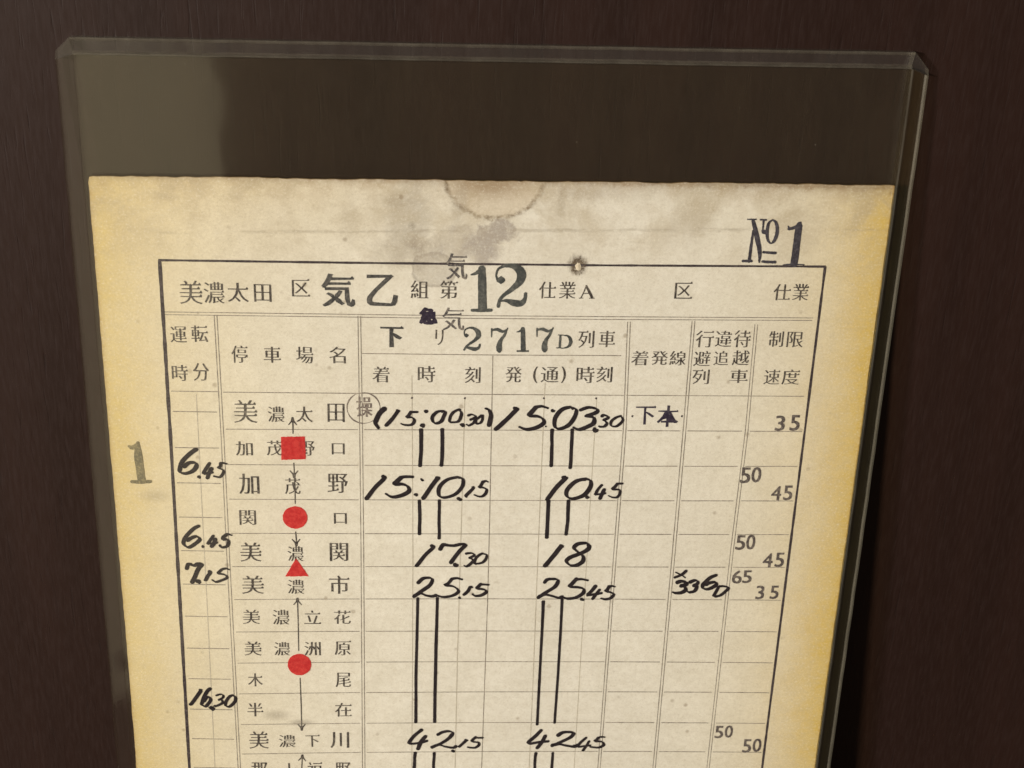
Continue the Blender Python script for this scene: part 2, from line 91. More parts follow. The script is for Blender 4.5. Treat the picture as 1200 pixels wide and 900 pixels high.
SHAPED = [
  ["stamped_duty_number","bigstamp",[[[38.35,-16.44,0.855],[38.42,-14.84,0.988],[38.49,-13.1,1.015],[38.56,-11.18,1.068]],[[37.27,-11.04,0.401],[38.43,-11.06,0.454],[39.64,-11.08,0.427]],[[37.09,-15.56,0.214],[37.66,-15.75,0.427],[38.3,-16.22,0.534]]]],
  ["stamped_duty_number","bigstamp",[[[40.7,-15.34,0.294],[40.7,-15.22,0.735],[40.69,-14.94,1.005],[40.7,-14.66,0.735],[40.7,-14.54,0.294]],[[40.34,-14.77,0.27],[40.11,-15.46,0.221],[40.26,-16.21,0.27],[40.88,-16.66,0.368],[41.9,-16.77,0.613],[42.75,-16.38,0.98],[43.16,-15.63,1.127],[42.93,-14.75,0.919],[42.11,-13.85,0.613],[41.17,-13.08,0.466],[40.64,-12.43,0.417],[40.46,-11.54,0.417]],[[40.77,-12.24,0.172],[41.43,-12.34,0.429],[42.41,-12.05,0.858],[43.26,-12.03,0.76],[43.67,-12.61,0.466],[43.73,-13.31,0.392]]]],
  ["stamped_train_number","bigstamp",[[[36.66,-7.98,0.168],[36.66,-7.91,0.42],[36.66,-7.78,0.56],[36.67,-7.64,0.42],[36.67,-7.55,0.168]],[[36.44,-7.88,0.14],[36.43,-8.4,0.168],[36.88,-8.73,0.224],[37.54,-8.71,0.364],[38.1,-8.2,0.588],[38.09,-7.6,0.56],[37.57,-7.05,0.364],[36.79,-6.44,0.28],[36.42,-5.87,0.252]],[[36.58,-6.24,0.196],[37.22,-6.1,0.42],[37.78,-6.0,0.504],[38.23,-6.22,0.336],[38.34,-6.67,0.196]]]],
  ["stamped_train_number","bigstamp",[[[39.76,-8.71,0.196],[39.75,-8.14,0.182],[39.76,-7.62,0.126]],[[39.85,-8.52,0.252],[40.43,-8.6,0.42],[41.14,-8.34,0.364],[41.63,-8.64,0.196],[41.68,-8.82,0.14]],[[41.58,-8.54,0.224],[41.32,-7.87,0.336],[40.89,-7.19,0.448],[40.72,-6.49,0.672],[40.75,-5.92,0.7],[40.77,-5.7,0.42]]]],
  ["stamped_train_number","bigstamp",[[[43.55,-8.8,0.484],[43.6,-7.91,0.559],[43.65,-6.95,0.575],[43.7,-5.89,0.605]],[[42.96,-5.81,0.227],[43.63,-5.82,0.257],[44.33,-5.83,0.242]],[[42.83,-8.31,0.121],[43.16,-8.41,0.242],[43.53,-8.67,0.302]]]],
  ["stamped_train_number","bigstamp",[[[45.31,-8.83,0.196],[45.31,-8.26,0.182],[45.33,-7.74,0.126]],[[45.4,-8.63,0.252],[45.99,-8.72,0.42],[46.7,-8.46,0.364],[47.19,-8.76,0.196],[47.24,-8.94,0.14]],[[47.14,-8.66,0.224],[46.89,-7.99,0.336],[46.47,-7.31,0.448],[46.3,-6.61,0.672],[46.34,-6.04,0.7],[46.36,-5.81,0.42]]]],
  ["stamped_train_number","bigstamp",[[[48.22,-7.96,0.252],[48.21,-7.21,0.28],[48.19,-6.35,0.28]],[[47.94,-7.99,0.126],[48.71,-7.97,0.14]],[[47.8,-6.31,0.14],[48.65,-6.26,0.14]],[[48.64,-7.95,0.14],[49.21,-7.82,0.28],[49.52,-7.16,0.42],[49.27,-6.51,0.308],[48.65,-6.26,0.14]]]],
  ["printed_heading","print",[[[51.05,-14.4,0.21],[51.51,-13.54,0.315],[51.87,-12.84,0.315]],[[51.05,-14.35,0.131],[50.79,-13.53,0.131],[50.48,-12.82,0.131]],[[50.71,-13.39,0.105],[51.57,-13.41,0.105]],[[50.28,-12.79,0.105],[50.75,-12.79,0.105]],[[51.55,-12.8,0.105],[52.13,-12.81,0.105]]]],
  ["stamped_number_mark","indigo",[[[70.02,-23.02,0.168],[71.08,-23.04,0.196]],[[70.67,-22.99,0.364],[71.25,-21.24,0.588],[71.88,-19.11,0.504],[71.98,-17.68,0.224]],[[70.84,-21.65,0.224],[70.77,-19.81,0.336],[70.72,-17.73,0.392]],[[69.92,-17.82,0.336],[71.03,-17.84,0.364]],[[71.59,-23.01,0.224],[72.32,-22.99,0.224]],[[71.98,-22.94,0.28],[71.99,-22.24,0.196],[72.0,-21.67,0.196]],[[71.94,-21.7,0.28],[72.16,-21.51,0.56],[72.4,-21.33,0.28]],[[73.05,-23.03,0.168],[72.64,-22.6,0.308],[72.54,-21.54,0.392],[72.7,-20.62,0.336],[73.13,-20.1,0.196],[73.55,-20.49,0.392],[73.76,-21.56,0.42],[73.54,-22.62,0.364],[73.05,-23.03,0.196]],[[72.31,-18.98,0.308],[73.09,-18.92,0.336],[73.85,-18.9,0.364]],[[72.33,-17.8,0.336],[73.13,-17.75,0.364],[73.93,-17.75,0.392]]]],
  ["stamped_number_mark","indigo",[[[76.5,-22.77,0.28],[76.37,-22.32,0.784],[76.32,-20.61,0.868],[76.3,-18.9,0.896],[76.26,-17.46,0.924]],[[75.03,-22.29,0.14],[75.27,-21.99,0.336],[75.81,-22.09,0.42],[76.26,-22.46,0.42]],[[75.11,-21.94,0.364],[75.28,-21.87,0.308]],[[74.92,-17.41,0.112],[75.75,-17.48,0.196],[77.51,-17.48,0.168]]]],
  ["stamped_card_number","greystamp",[[[-3.98,6.92,0.367],[-4.04,8.62,0.997],[-3.94,10.68,0.997],[-3.83,12.23,0.997]],[[-5.11,12.39,0.42],[-3.95,12.44,0.499],[-2.72,12.34,0.446]],[[-5.14,7.45,0.263],[-4.68,7.66,0.578],[-4.0,7.27,0.578]]]],
]
RULES = [
  [0.273,0,[[0.01,-16.77],[23.6,-16.82],[52.29,-16.98],[80.22,-17.27]]],
  [0.42,0,[[0.16,-16.81],[0.15,-8.16],[0.1,7.12],[-0.21,56.23],[-0.21,70.92],[-0.21,147.1]]],
  [0.315,0,[[80.16,-17.31],[80.09,4.63],[79.81,56.82],[79.81,71.89],[79.81,147.1]]],
  [0.105,1,[[0.22,-10.29],[29.73,-10.3],[52.65,-10.43],[79.45,-10.63]]],
  [0.105,1,[[0.2,-9.94],[29.73,-9.95],[52.67,-10.07],[79.35,-10.3]]],
  [0.105,1,[[6.24,-9.88],[6.35,6.48],[6.32,23.06],[6.43,56.28],[6.43,71.0],[6.43,147.1]]],
  [0.105,1,[[6.57,-9.89],[6.69,6.48],[6.67,23.06],[6.76,56.28],[6.76,71.0],[6.76,147.1]]],
  [0.105,1,[[23.48,-10.13],[23.58,6.33],[23.6,22.75],[23.54,56.41],[23.54,71.21],[23.54,147.1]]],
  [0.105,1,[[23.81,-10.13],[23.93,6.32],[23.95,22.75],[23.88,56.41],[23.88,71.21],[23.88,147.1]]],
  [0.105,1,[[56.42,-9.82],[56.78,4.85],[56.63,22.64],[56.43,56.65],[56.43,71.61],[56.43,147.1]]],
  [0.105,1,[[56.76,-9.82],[57.13,4.85],[56.99,22.64],[56.77,56.65],[56.77,71.61],[56.77,147.1]]],
  [0.105,1,[[64.39,-10.04],[64.43,4.78],[64.38,22.61],[64.23,56.71],[64.23,71.7],[64.23,147.1]]],
  [0.105,1,[[64.73,-10.04],[64.78,4.78],[64.75,22.61],[64.57,56.71],[64.57,71.71],[64.57,147.1]]],
  [0.105,1,[[72.25,-9.7],[72.43,4.71],[72.11,22.58],[71.92,56.77],[71.92,71.8],[71.92,147.1]]],
  [0.105,1,[[72.59,-9.7],[72.78,4.7],[72.48,22.58],[72.26,56.77],[72.26,71.8],[72.26,147.1]]],
  [0.116,1,[[40.0,-5.13],[40.05,0.92],[40.19,16.45],[40.25,29.11],[40.11,56.1],[40.11,71.41],[40.11,147.1]]],
  [0.116,1,[[23.92,-5.24],[39.93,-5.24],[55.91,-5.36]]],
  [0.105,1,[[0.54,0.0],[6.4,0.02]]],
  [0.116,1,[[6.82,0.07],[23.46,0.06],[40.08,0.02],[56.56,-0.04]]],
  [0.105,1,[[56.88,-0.04],[79.45,-0.15]]],
  [0.105,1,[[6.98,5.06],[15.15,5.02],[23.36,4.97]]],
  [0.105,1,[[24.11,4.97],[40.28,4.88],[56.62,4.8]]],
  [0.121,1,[[57.33,4.8],[60.72,4.78],[64.11,4.77]]],
  [0.116,1,[[64.99,4.76],[68.49,4.75],[72.0,4.73]]],
  [0.105,1,[[72.99,4.73],[76.37,4.72],[79.75,4.7]]],
  [0.105,1,[[6.99,9.93],[15.16,9.92],[23.37,9.9]]],
  [0.105,1,[[24.13,9.9],[40.27,9.85],[56.58,9.77]]],
  [0.121,1,[[57.29,9.77],[60.69,9.75],[64.1,9.73]]],
  [0.116,1,[[64.98,9.73],[68.44,9.71],[71.91,9.69]]],
  [0.105,1,[[72.91,9.68],[76.31,9.66],[79.71,9.63]]],
  [0.105,1,[[6.99,14.79],[15.16,14.79],[23.37,14.79]]],
  [0.105,1,[[24.13,14.78],[40.25,14.76],[56.54,14.71]]],
  [0.121,1,[[57.26,14.71],[60.66,14.7],[64.08,14.68]]],
  [0.116,1,[[64.97,14.68],[68.39,14.66],[71.82,14.65]]],
  [0.105,1,[[72.83,14.64],[76.25,14.63],[79.69,14.61]]],
  [0.105,1,[[6.98,19.69],[15.16,19.68],[23.37,19.67]]],
  [0.105,1,[[24.14,19.66],[40.23,19.64],[56.49,19.61]]],
  [0.121,1,[[57.22,19.6],[60.64,19.6],[64.06,19.59]]],
  [0.116,1,[[64.96,19.59],[68.34,19.58],[71.72,19.58]]],
  [0.105,1,[[72.74,19.58],[76.2,19.57],[79.66,19.56]]],
  [0.105,1,[[6.99,24.57],[15.16,24.54],[23.37,24.52]]],
  [0.105,1,[[24.15,24.52],[40.21,24.48],[56.45,24.47]]],
  [0.121,1,[[57.19,24.47],[60.61,24.47],[64.04,24.47]]],
  [0.116,1,[[64.95,24.47],[68.3,24.47],[71.65,24.47]]],
  [0.105,1,[[72.68,24.48],[76.15,24.48],[79.63,24.48]]],
  [0.105,1,[[7.0,29.49],[15.16,29.42],[23.36,29.37]]],
  [0.105,1,[[24.14,29.37],[40.2,29.33],[56.42,29.35]]],
  [0.121,1,[[57.16,29.35],[60.59,29.37],[64.01,29.38]]],
  [0.116,1,[[64.93,29.39],[68.28,29.41],[71.62,29.43]]],
  [0.105,1,[[72.66,29.44],[76.14,29.46],[79.62,29.5]]],
  [0.105,1,[[7.03,34.43],[15.17,34.37],[23.35,34.32]]],
  [0.105,1,[[24.14,34.32],[40.18,34.28],[56.39,34.3]]],
  [0.121,1,[[57.14,34.3],[60.56,34.31],[63.98,34.32]]],
  [0.116,1,[[64.91,34.33],[68.24,34.34],[71.58,34.36]]],
  [0.105,1,[[72.63,34.37],[76.1,34.39],[79.58,34.42]]],
  [0.105,1,[[7.04,39.27],[15.17,39.19],[23.34,39.14]]],
  [0.105,1,[[24.14,39.13],[40.17,39.09],[56.36,39.14]]],
  [0.121,1,[[57.12,39.14],[60.53,39.17],[63.96,39.19]]],
  [0.116,1,[[64.9,39.2],[68.22,39.23],[71.55,39.26]]],
  [0.105,1,[[72.61,39.27],[76.08,39.31],[79.56,39.36]]],
  [0.105,1,[[7.06,44.14],[15.18,44.05],[23.33,43.98]]],
  [0.105,1,[[24.14,43.98],[40.15,43.92],[56.33,43.96]]],
  [0.121,1,[[57.09,43.97],[60.51,43.99],[63.93,44.02]]],
  [0.116,1,[[64.88,44.03],[68.19,44.06],[71.52,44.09]]],
  [0.105,1,[[72.59,44.11],[76.05,44.15],[79.53,44.2]]],
  [0.105,1,[[7.09,49.1],[15.19,49.02],[23.32,48.97]]],
  [0.105,1,[[24.14,48.96],[40.13,48.93],[56.29,49.0]]],
  [0.121,1,[[57.07,49.0],[60.48,49.03],[63.9,49.06]]],
  [0.116,1,[[64.86,49.07],[68.17,49.11],[71.48,49.15]]],
  [0.105,1,[[72.56,49.17],[76.03,49.21],[79.5,49.27]]],
  [0.105,1,[[7.11,53.95],[15.19,53.85],[23.31,53.78]]],
  [0.105,1,[[24.14,53.78],[40.12,53.74],[56.26,53.82]]],
  [0.121,1,[[57.04,53.83],[60.46,53.86],[63.88,53.9]]],
  [0.116,1,[[64.84,53.91],[68.14,53.95],[71.45,54.0]]],
  [0.105,1,[[72.54,54.02],[76.0,54.07],[79.47,54.14]]],
  [0.116,1,[[0.59,2.71],[6.01,2.75]]],
  [0.116,1,[[0.57,7.62],[6.03,7.66]]],
  [0.116,1,[[0.55,12.52],[6.02,12.58]]],
  [0.116,1,[[0.53,17.38],[6.01,17.45]]],
  [0.116,1,[[0.51,22.23],[6.0,22.31]]],
  [0.116,1,[[0.49,27.18],[6.0,27.28]]],
  [0.116,1,[[0.47,32.0],[6.02,32.1]]],
  [0.116,1,[[0.45,36.9],[6.03,37.02]]],
  [0.116,1,[[0.43,41.69],[6.04,41.81]]],
  [0.116,1,[[0.41,46.55],[6.05,46.69]]],
  [0.116,1,[[0.39,51.35],[6.07,51.5]]],
  [0.116,1,[[0.38,56.12],[6.08,56.28]]],
  [0.095,2,[[3.58,0.39],[3.49,17.87],[3.46,29.8],[3.28,56.26],[3.28,70.96],[3.28,147.1]]],
  [0.095,2,[[30.05,-2.41],[30.22,11.63],[30.33,22.73],[30.37,42.42],[30.37,71.29],[30.37,147.1]]],
  [0.095,2,[[36.65,0.5],[36.56,16.47],[36.4,38.37],[36.4,71.36],[36.4,147.1]]],
  [0.095,2,[[46.6,-1.68],[46.62,11.51],[46.66,24.46],[46.76,42.47],[46.76,71.49],[46.76,147.1]]],
  [0.095,2,[[53.19,0.32],[53.14,16.38],[53.1,39.75],[53.1,71.57],[53.1,147.1]]],
  [0.252,0,[[29.98,0.55],[30.18,0.64]]],
  [0.252,0,[[36.56,0.51],[36.76,0.6]]],
  [0.252,0,[[46.43,0.43],[46.64,0.52]]],
  [0.252,0,[[53.0,0.36],[53.21,0.45]]],
  [0.252,0,[[57.72,2.74],[57.93,2.84]]],
  [0.252,0,[[64.02,2.68],[64.23,2.77]]],
]
ARROWS = [
  [[15.26,5.58],[15.26,3.43],1],
  [[15.26,9.65],[15.26,11.68],1],
  [[15.29,11.68],[15.3,15.36],0],
  [[15.26,19.42],[15.29,21.47],1],
  [[15.2,37.33],[15.24,29.29],1],
  [[15.29,41.63],[15.31,50.04],1],
  [[14.14,71.09],[15.31,54.16],1],
]
RED = {"square":[[13.76,6.03],[16.73,5.95],[16.77,9.1],[13.72,9.21]],"circles":[[15.23,17.35,1.58,1.62],[15.25,39.49,1.58,1.68]],"triangle":[[15.18,23.27],[16.77,25.94],[13.73,25.98]]}
RING = [24.07,2.01,2.05,2.08]
ROW_LAST, ROW_PITCH = 53.75, 4.91
CAM_POS = [31.8823,-67.1202,-161.9493]
CAM_ROT = [[0.998112,-0.032415,-0.052166],[0.010404,0.926335,-0.376556],[0.060529,0.375302,0.924924]]

# ------------------------------------------------------------------ placement
LEAN = radians(4.2)                 # the sleeve's foot stands out from the panel
SLEEVE_TOP, SLEEVE_FOOT = -43.2, 165.0
SLEEVE_L, SLEEVE_R = -9.9, 89.5
CARD_FOOT = 162.0
GAP = 0.05 * MM
# plane frame: local x = u, local y = -v, local z = towards the viewer
ROT = Matrix.Rotation(pi / 2 - LEAN, 4, 'X')
BACK = -1.0                         # rear face of the sleeve, mm behind the card face
top_back = ROT @ Vector((0, -SLEEVE_TOP * MM, BACK * MM))
PLANE = Matrix.Translation(Vector((-0.04, -GAP - top_back.y, 0))) @ ROT

# ------------------------------------------------------------------ camera
F3 = Matrix(((1, 0, 0), (0, -1, 0), (0, 0, -1)))
Rb = (F3 @ Matrix(CAM_ROT) @ F3).transposed()
cam = bpy.data.cameras.new('camera')
cam.sensor_width = 36.0
cam.lens = 1650.0 / 1200.0 * 36.0
cam.clip_start, cam.clip_end = 0.01, 20.0
cam.dof.use_dof = True
cam.dof.focus_distance = 0.178
cam.dof.aperture_fstop = 70.0
camo = bpy.data.objects.new('camera', cam)
COL.objects.link(camo)
camo.matrix_world = PLANE @ Matrix.Translation(Vector(CAM_POS[:1] + [-CAM_POS[1], -CAM_POS[2]]) * MM) @ Rb.to_4x4()
sc.camera = camo

# ------------------------------------------------------------------ world, lamps, exposure
world = bpy.data.worlds.new('World')
sc.world = world
world.use_nodes = True
bg = world.node_tree.nodes['Background']
bg.inputs[0].default_value = (1.0, 0.86, 0.72, 1)
bg.inputs[1].default_value = 0.068

def lamp(name, loc, target, power, color, size, size_y=None, shape='RECTANGLE', spread=180):
    l = bpy.data.lights.new(name, 'AREA')
    l.shape = shape
    l.size = size
    if size_y: l.size_y = size_y
    l.energy = power
    l.color = color
    l.spread = radians(spread)
    o = bpy.data.objects.new(name, l)
    COL.objects.link(o)
    o.location = loc
    o.rotation_euler = (Vector(target) - Vector(loc)).to_track_quat('-Z', 'Y').to_euler()
    return o
# warm ceiling lamp, up to the left of the panel: throws the shadow to the right
lamp('ceiling_lamp', (-0.80, -0.76, 0.26), (0, 0, 0), 20.5, (1.0, 0.93, 0.84), 0.10, shape='DISK')
# large dim softbox added out of view on the left: its image lies on the sleeve's left part
lamp('reflection_softbox', (-0.55, -0.95, -0.14), (0, 0, -0.02), 1.35, (1.0, 0.86, 0.55), 0.8, 1.0)

sc.view_settings.view_transform = 'Standard'
sc.view_settings.look = 'None'
sc.view_settings.exposure = 0.0
sc.view_settings.gamma = 1.0
sc.cycles.max_bounces = 16
sc.cycles.transparent_max_bounces = 32
sc.cycles.use_denoising = True

# ------------------------------------------------------------------ node helpers
class G:
    """small wrapper that writes shader maths as expressions"""
    def __init__(s, name):
        s.m = bpy.data.materials.new(name); s.m.use_nodes = True
        s.t = s.m.node_tree; s.t.nodes.clear()
        s.out = s.t.nodes.new('ShaderNodeOutputMaterial')
        s.tc = s.t.nodes.new('ShaderNodeTexCoord')
    def n(s, typ, **kw):
        x = s.t.nodes.new(typ)
        for k, v in kw.items(): setattr(x, k, v)
        return x
    def put(s, sock, v):
        if isinstance(v, bpy.types.NodeSocket): s.t.links.new(v, sock)
        else: sock.default_value = v
    def math(s, op, a, b=0.0, c=None, clamp=False):
        x = s.n('ShaderNodeMath', operation=op); x.use_clamp = clamp
        s.put(x.inputs[0], a); s.put(x.inputs[1], b)
        if c is not None: s.put(x.inputs[2], c)
        return x.outputs[0]
    def add(s, a, b): return s.math('ADD', a, b)
    def sub(s, a, b): return s.math('SUBTRACT', a, b)
    def mul(s, a, b): return s.math('MULTIPLY', a, b)
    def sat(s, a): return s.math('ADD', a, 0.0, clamp=True)
    def expn(s, a): return s.math('EXPONENT', a)
    def step(s, a, lo, hi, olo=0.0, ohi=1.0):
        x = s.n('ShaderNodeMapRange', interpolation_type='SMOOTHSTEP')
        s.put(x.inputs[0], a)
        x.inputs[1].default_value, x.inputs[2].default_value = lo, hi
        x.inputs[3].default_value, x.inputs[4].default_value = olo, ohi
        return x.outputs[0]
    def mapped(s, scale, loc=(0, 0, 0)):
        x = s.n('ShaderNodeMapping'); s.t.links.new(s.tc.outputs['Object'], x.inputs[0])
        x.inputs['Scale'].default_value = scale; x.inputs['Location'].default_value = loc
        return x.outputs[0]
    def noise(s, vec, scale, detail=3, rough=.55, dist=0.0):
        x = s.n('ShaderNodeTexNoise'); s.t.links.new(vec, x.inputs['Vector'])
        x.inputs['Scale'].default_value = scale; x.inputs['Detail'].default_value = detail
        x.inputs['Roughness'].default_value = rough; x.inputs['Distortion'].default_value = dist
        return x.outputs[0]
    def mix(s, f, a, b, blend='MIX'):
        x = s.n('ShaderNodeMix', data_type='RGBA', blend_type=blend)
        s.put(x.inputs[0], f)
        for i, v in ((6, a), (7, b)):
            s.put(x.inputs[i], v if isinstance(v, bpy.types.NodeSocket) else (*v, 1))
        return x.outputs[2]
    def bump(s, h, strength, dist):
        x = s.n('ShaderNodeBump'); s.put(x.inputs['Height'], h)
        x.inputs['Strength'].default_value = strength; x.inputs['Distance'].default_value = dist
        return x.outputs[0]
    def bsdf(s, color, rough, normal=None, spec=.3):
        x = s.n('ShaderNodeBsdfPrincipled')
        s.put(x.inputs['Base Color'], color if isinstance(color, bpy.types.NodeSocket) else (*color, 1))
        s.put(x.inputs['Roughness'], rough); x.inputs['Specular IOR Level'].default_value = spec
        if normal is not None: s.t.links.new(normal, x.inputs['Normal'])
        return x.outputs[0]
    def done(s, sh): s.t.links.new(sh, s.out.inputs[0]); return s.m

# ------------------------------------------------------------------ materials
def wood_material(name):
    g = G(name)
    v = g.mapped((1, 1, 1))
    fine = g.noise(g.mapped((2400, 2400, 300)), 1.0, 5, .66)
    pores = g.noise(g.mapped((2100, 2100, 130), (3, 1, 2)), 1.0, 3, .6, .6)
    wide = g.noise(g.mapped((160, 160, 12), (1, 5, 0)), 1.0, 3, .5, .3)
    c = g.mix(g.step(wide, .3, .72), (.0160, .0074, .0054), (.0205, .0095, .0070))
    c = g.mix(g.step(fine, .40, .72, 0, .45), c, (.026, .0140, .0115))
    c = g.mix(g.step(pores, .60, .74, 0, .45), c, (.011, .0065, .0055))
    h = g.add(g.mul(fine, .5), g.mul(g.step(pores, .56, .74), -1.0))
    rough = g.step(fine, .2, .8, .40, .58)
    return g.done(g.bsdf(c, rough, g.bump(h, .30, .00006), .20))

def paper_material(name):
    g = G(name)
    co = g.mapped((1000, 1000, 1000))
    sep = g.n('ShaderNodeSeparateXYZ'); g.t.links.new(co, sep.inputs[0])
    u = sep.outputs[0]
    vv = g.sub(CARD_FOOT, sep.outputs[1])            # v, downward, mm (card root is at its foot)
    big = g.noise(co, .055, 3, .5)
    mid = g.noise(co, .22, 4, .6)
    fine = g.noise(co, 1.1, 4, .68)
    grain = g.noise(co, 3.4, 3, .75)
    fibre = g.noise(g.mapped((900, 3600, 1000)), 1.0, 3, .6, 1.5)
    base = g.mix(g.step(mid, .3, .7), (.715, .690, .628), (.795, .772, .715))
    base = g.mix(g.step(big, .35, .65, 0, .35), base, (.66, .63, .57))
    wob = g.add(g.mul(g.sub(mid, .5), 3.2), g.add(g.mul(g.sub(big, .5), 5.0), g.mul(g.sub(fine, .5), 2.0)))
    # aged yellow border, strongest on the right
    dl = g.add(u, 7.4)
    dr = g.sub(87.4, u)
    fl = g.expn(g.mul(g.math('MAXIMUM', g.add(dl, wob), 0.0), -1 / 4.6))
    fr = g.expn(g.mul(g.math('MAXIMUM', g.add(dr, wob), 0.0), -1 / 4.2))
    base = g.mix(g.mul(fl, .85), base, (.60, .435, .125))
    base = g.mix(g.sat(g.mul(fr, 1.05)), base, (.62, .385, .050))
    wide_r = g.expn(g.mul(g.math('MAXIMUM', dr, 0.0), -1 / 10.0))
    base = g.mix(g.mul(wide_r, .62), base, (.62, .50, .19))
    wide_l = g.expn(g.mul(g.math('MAXIMUM', dl, 0.0), -1 / 17.0))
    base = g.mix(g.mul(wide_l, .70), base, (.64, .525, .25))
    tl = g.mul(g.expn(g.mul(g.math('MAXIMUM', g.add(g.sub(vv, -27.1), g.mul(wob, .4)), 0.0), -1 / 5.0)), g.step(u, 45.0, 0.0))
    base = g.mix(g.mul(tl, .50), base, (.63, .48, .20))
    # brown very edge and grubby top edge
    edge_t = g.sub(vv, -27.1)
    ft = g.expn(g.mul(g.math('MAXIMUM', g.add(edge_t, g.mul(g.sub(fine, .5), 1.4)), 0.0), -1 / .55))
    base = g.mix(g.mul(ft, .75), base, (.20, .125, .065))
    ft2 = g.mul(g.expn(g.mul(g.math('MAXIMUM', edge_t, 0.0), -1 / 2.2)), g.step(g.noise(co, .35, 3, .6), .42, .62))
    base = g.mix(g.mul(ft2, .45), base, (.36, .26, .15))
    fe = g.expn(g.mul(g.math('MAXIMUM', g.add(g.math('MINIMUM', dl, dr), g.mul(g.sub(fine, .5), .8)), 0.0), -1 / .22))
    base = g.mix(g.mul(fe, .55), base, (.33, .19, .05))
    def dist(cu, cv, su=1.0, sv=1.0, wobble=0.0, nz=None):
        a = g.mul(g.sub(u, cu), 1 / su); b = g.mul(g.sub(vv, cv), 1 / sv)
        d = g.math('SQRT', g.add(g.mul(a, a), g.mul(b, b)))
        if wobble: d = g.add(d, g.mul(g.sub(nz if nz is not None else fine, .5), wobble))
        return d
    rag = g.noise(co, .75, 4, .7)
    # rusty ring left by a pin head at the top edge
    d = dist(39.6, -28.3, 1.06, 1.0, 1.0, rag)
    inside = g.step(d, 5.5, 6.0, 1, 0)
    base = g.mix(g.mul(inside, .42), base, (.53, .42, .285))
    base = g.mix(g.mul(g.step(dist(39.0, -27.2, 1.5, .8, 1.6, rag), .6, 4.2, 1, 0), .85), base, (.31, .225, .140))
    ringl = g.mul(g.mul(g.step(d, 5.25, 5.68), g.step(d, 5.70, 6.25, 1, 0)), g.step(g.noise(co, .8, 3, .7), .36, .62, .12, .9))
    base = g.mix(g.mul(ringl, .95), base, (.15, .105, .06))
    # grey water tide mark below the ring
    wz = g.noise(co, .28, 4, .6, .6)
    g1 = g.mul(g.step(dist(40.4, -20.9, 1.25, .80, 5.5, wz), 1.9, 2.5, 1, 0), g.step(fine, .30, .55, .55, 1))
    g2 = g.mul(g.step(dist(36.2, -19.2, 2.0, .9, 6.5, wz), 1.3, 3.2, 1, 0), g.step(mid, .35, .6, .35, 1))
    g3 = g.step(dist(32.6, -16.2, 1.15, .9, 2.2, wz), 2.2, 2.5, 1, 0)
    tide = g.mul(g.step(dist(32.6, -16.2, 1.15, .9, 2.2, wz), 1.75, 2.3), g3)
    g4 = g.step(dist(29.5, -23.0, 1.4, 1.9, 4.5, wz), 1.0, 3.0, 1, 0)
    base = g.mix(g.mul(g.math('MAXIMUM', g1, g2), .80), base, (.315, .280, .265))
    base = g.mix(g.mul(g.add(g.mul(g3, .35), g.mul(tide, .35)), 1.0), base, (.33, .30, .27))
    base = g.mix(g.mul(g4, .42), base, (.34, .31, .27))
    # cleaner, bluer patch to the right of it, general dinginess left of it
    base = g.mix(g.mul(g.step(dist(55, -17.5, 6, 1.3, 3.0, wz), .8, 3.2, 1, 0), .40), base, (.68, .64, .56))
    dirt = g.mul(g.step(vv, -12.0, -25.0), g.step(g.noise(co, .16, 4, .65, .5), .42, .66))
    base = g.mix(g.mul(dirt, .52), base, (.42, .35, .24))
    for cu, cv, su, sv, a in ((22.5, -22.0, .8, 3.2, .14), (28.0, -24.5, 2.6, .8, .22), (47.5, -25.2, .5, 1.8, .30), (29.0, -18.4, 3.2, 1.6, .42),
                              (52.0, -25.8, 4.0, .7, .26), (63.0, -22.0, 2.2, 2.4, .16), (12.0, -23.5, 3.5, 1.4, .07), (35.4, -24.2, .8, 2.2, .34)):
        base = g.mix(g.mul(g.step(dist(cu, cv, su, sv, 3.2, wz), .2, 1.9, 1, 0), a), base, (.30, .255, .205))
    # fold crease across the top
    crease = g.sub(vv, g.add(-20.1, g.mul(u, -.022)))
    cn = g.noise(g.mapped((140, 700, 1000)), 1.0, 3, .7)
    cl = g.math('ABSOLUTE', g.add(crease, g.mul(g.sub(cn, .5), 1.0)))
    base = g.mix(g.mul(g.step(cl, .04, .34, 1, 0), g.step(cn, .42, .64, .0, .40)), base, (.26, .22, .17))
    # pinhole scorched round its rim
    ang = g.noise(g.mapped((2600, 900, 1000)), 1.0, 2, .8)
    dh = dist(49.9, -16.95, 1.0, 1.12, 1.1, ang)
    base = g.mix(g.step(dh, .5, 1.45, .93, 0), base, (.075, .047, .028))
    # brown specks and smudges
    sp = g.n('ShaderNodeTexVoronoi'); g.t.links.new(co, sp.inputs['Vector']); sp.inputs['Scale'].default_value = .33
    spots = g.mul(g.step(sp.outputs['Distance'], .05, .14, 1, 0), g.step(g.noise(co, .11, 2, .5), .5, .6))
    base = g.mix(g.mul(spots, .5), base, (.20, .14, .08))
    for cu, cv, su, sv, r, a in ((-2.3, 14.4, 1.9, .9, 1.0, .30), (11.9, 47.6, 1.7, .8, 1.0, .42), (15.3, 48.8, 1.8, .6, .9, .48),
                                 (29.98, -21.6, .5, .6, .8, .5), (46.0, -8.0, 1.5, 1.2, .8, .10), (8.2, 3.3, 1, 1, .6, .25), (4.3, -10.2, .25, .25, .8, .6)):
        base = g.mix(g.mul(g.step(dist(cu, cv, su, sv, 1.1, fine), .1, r * 1.5, 1, 0), a), base, (.20, .17, .13))
    # paper fibres
    base = g.mix(g.step(fine, .35, .68, 0, .20), base, (.44, .38, .28))
    base = g.mix(g.step(fibre, .55, .75, 0, .16), base, (.72, .65, .53))
    base = g.mix(g.step(grain, .52, .72, 0, .32), base, (.36, .29, .20))
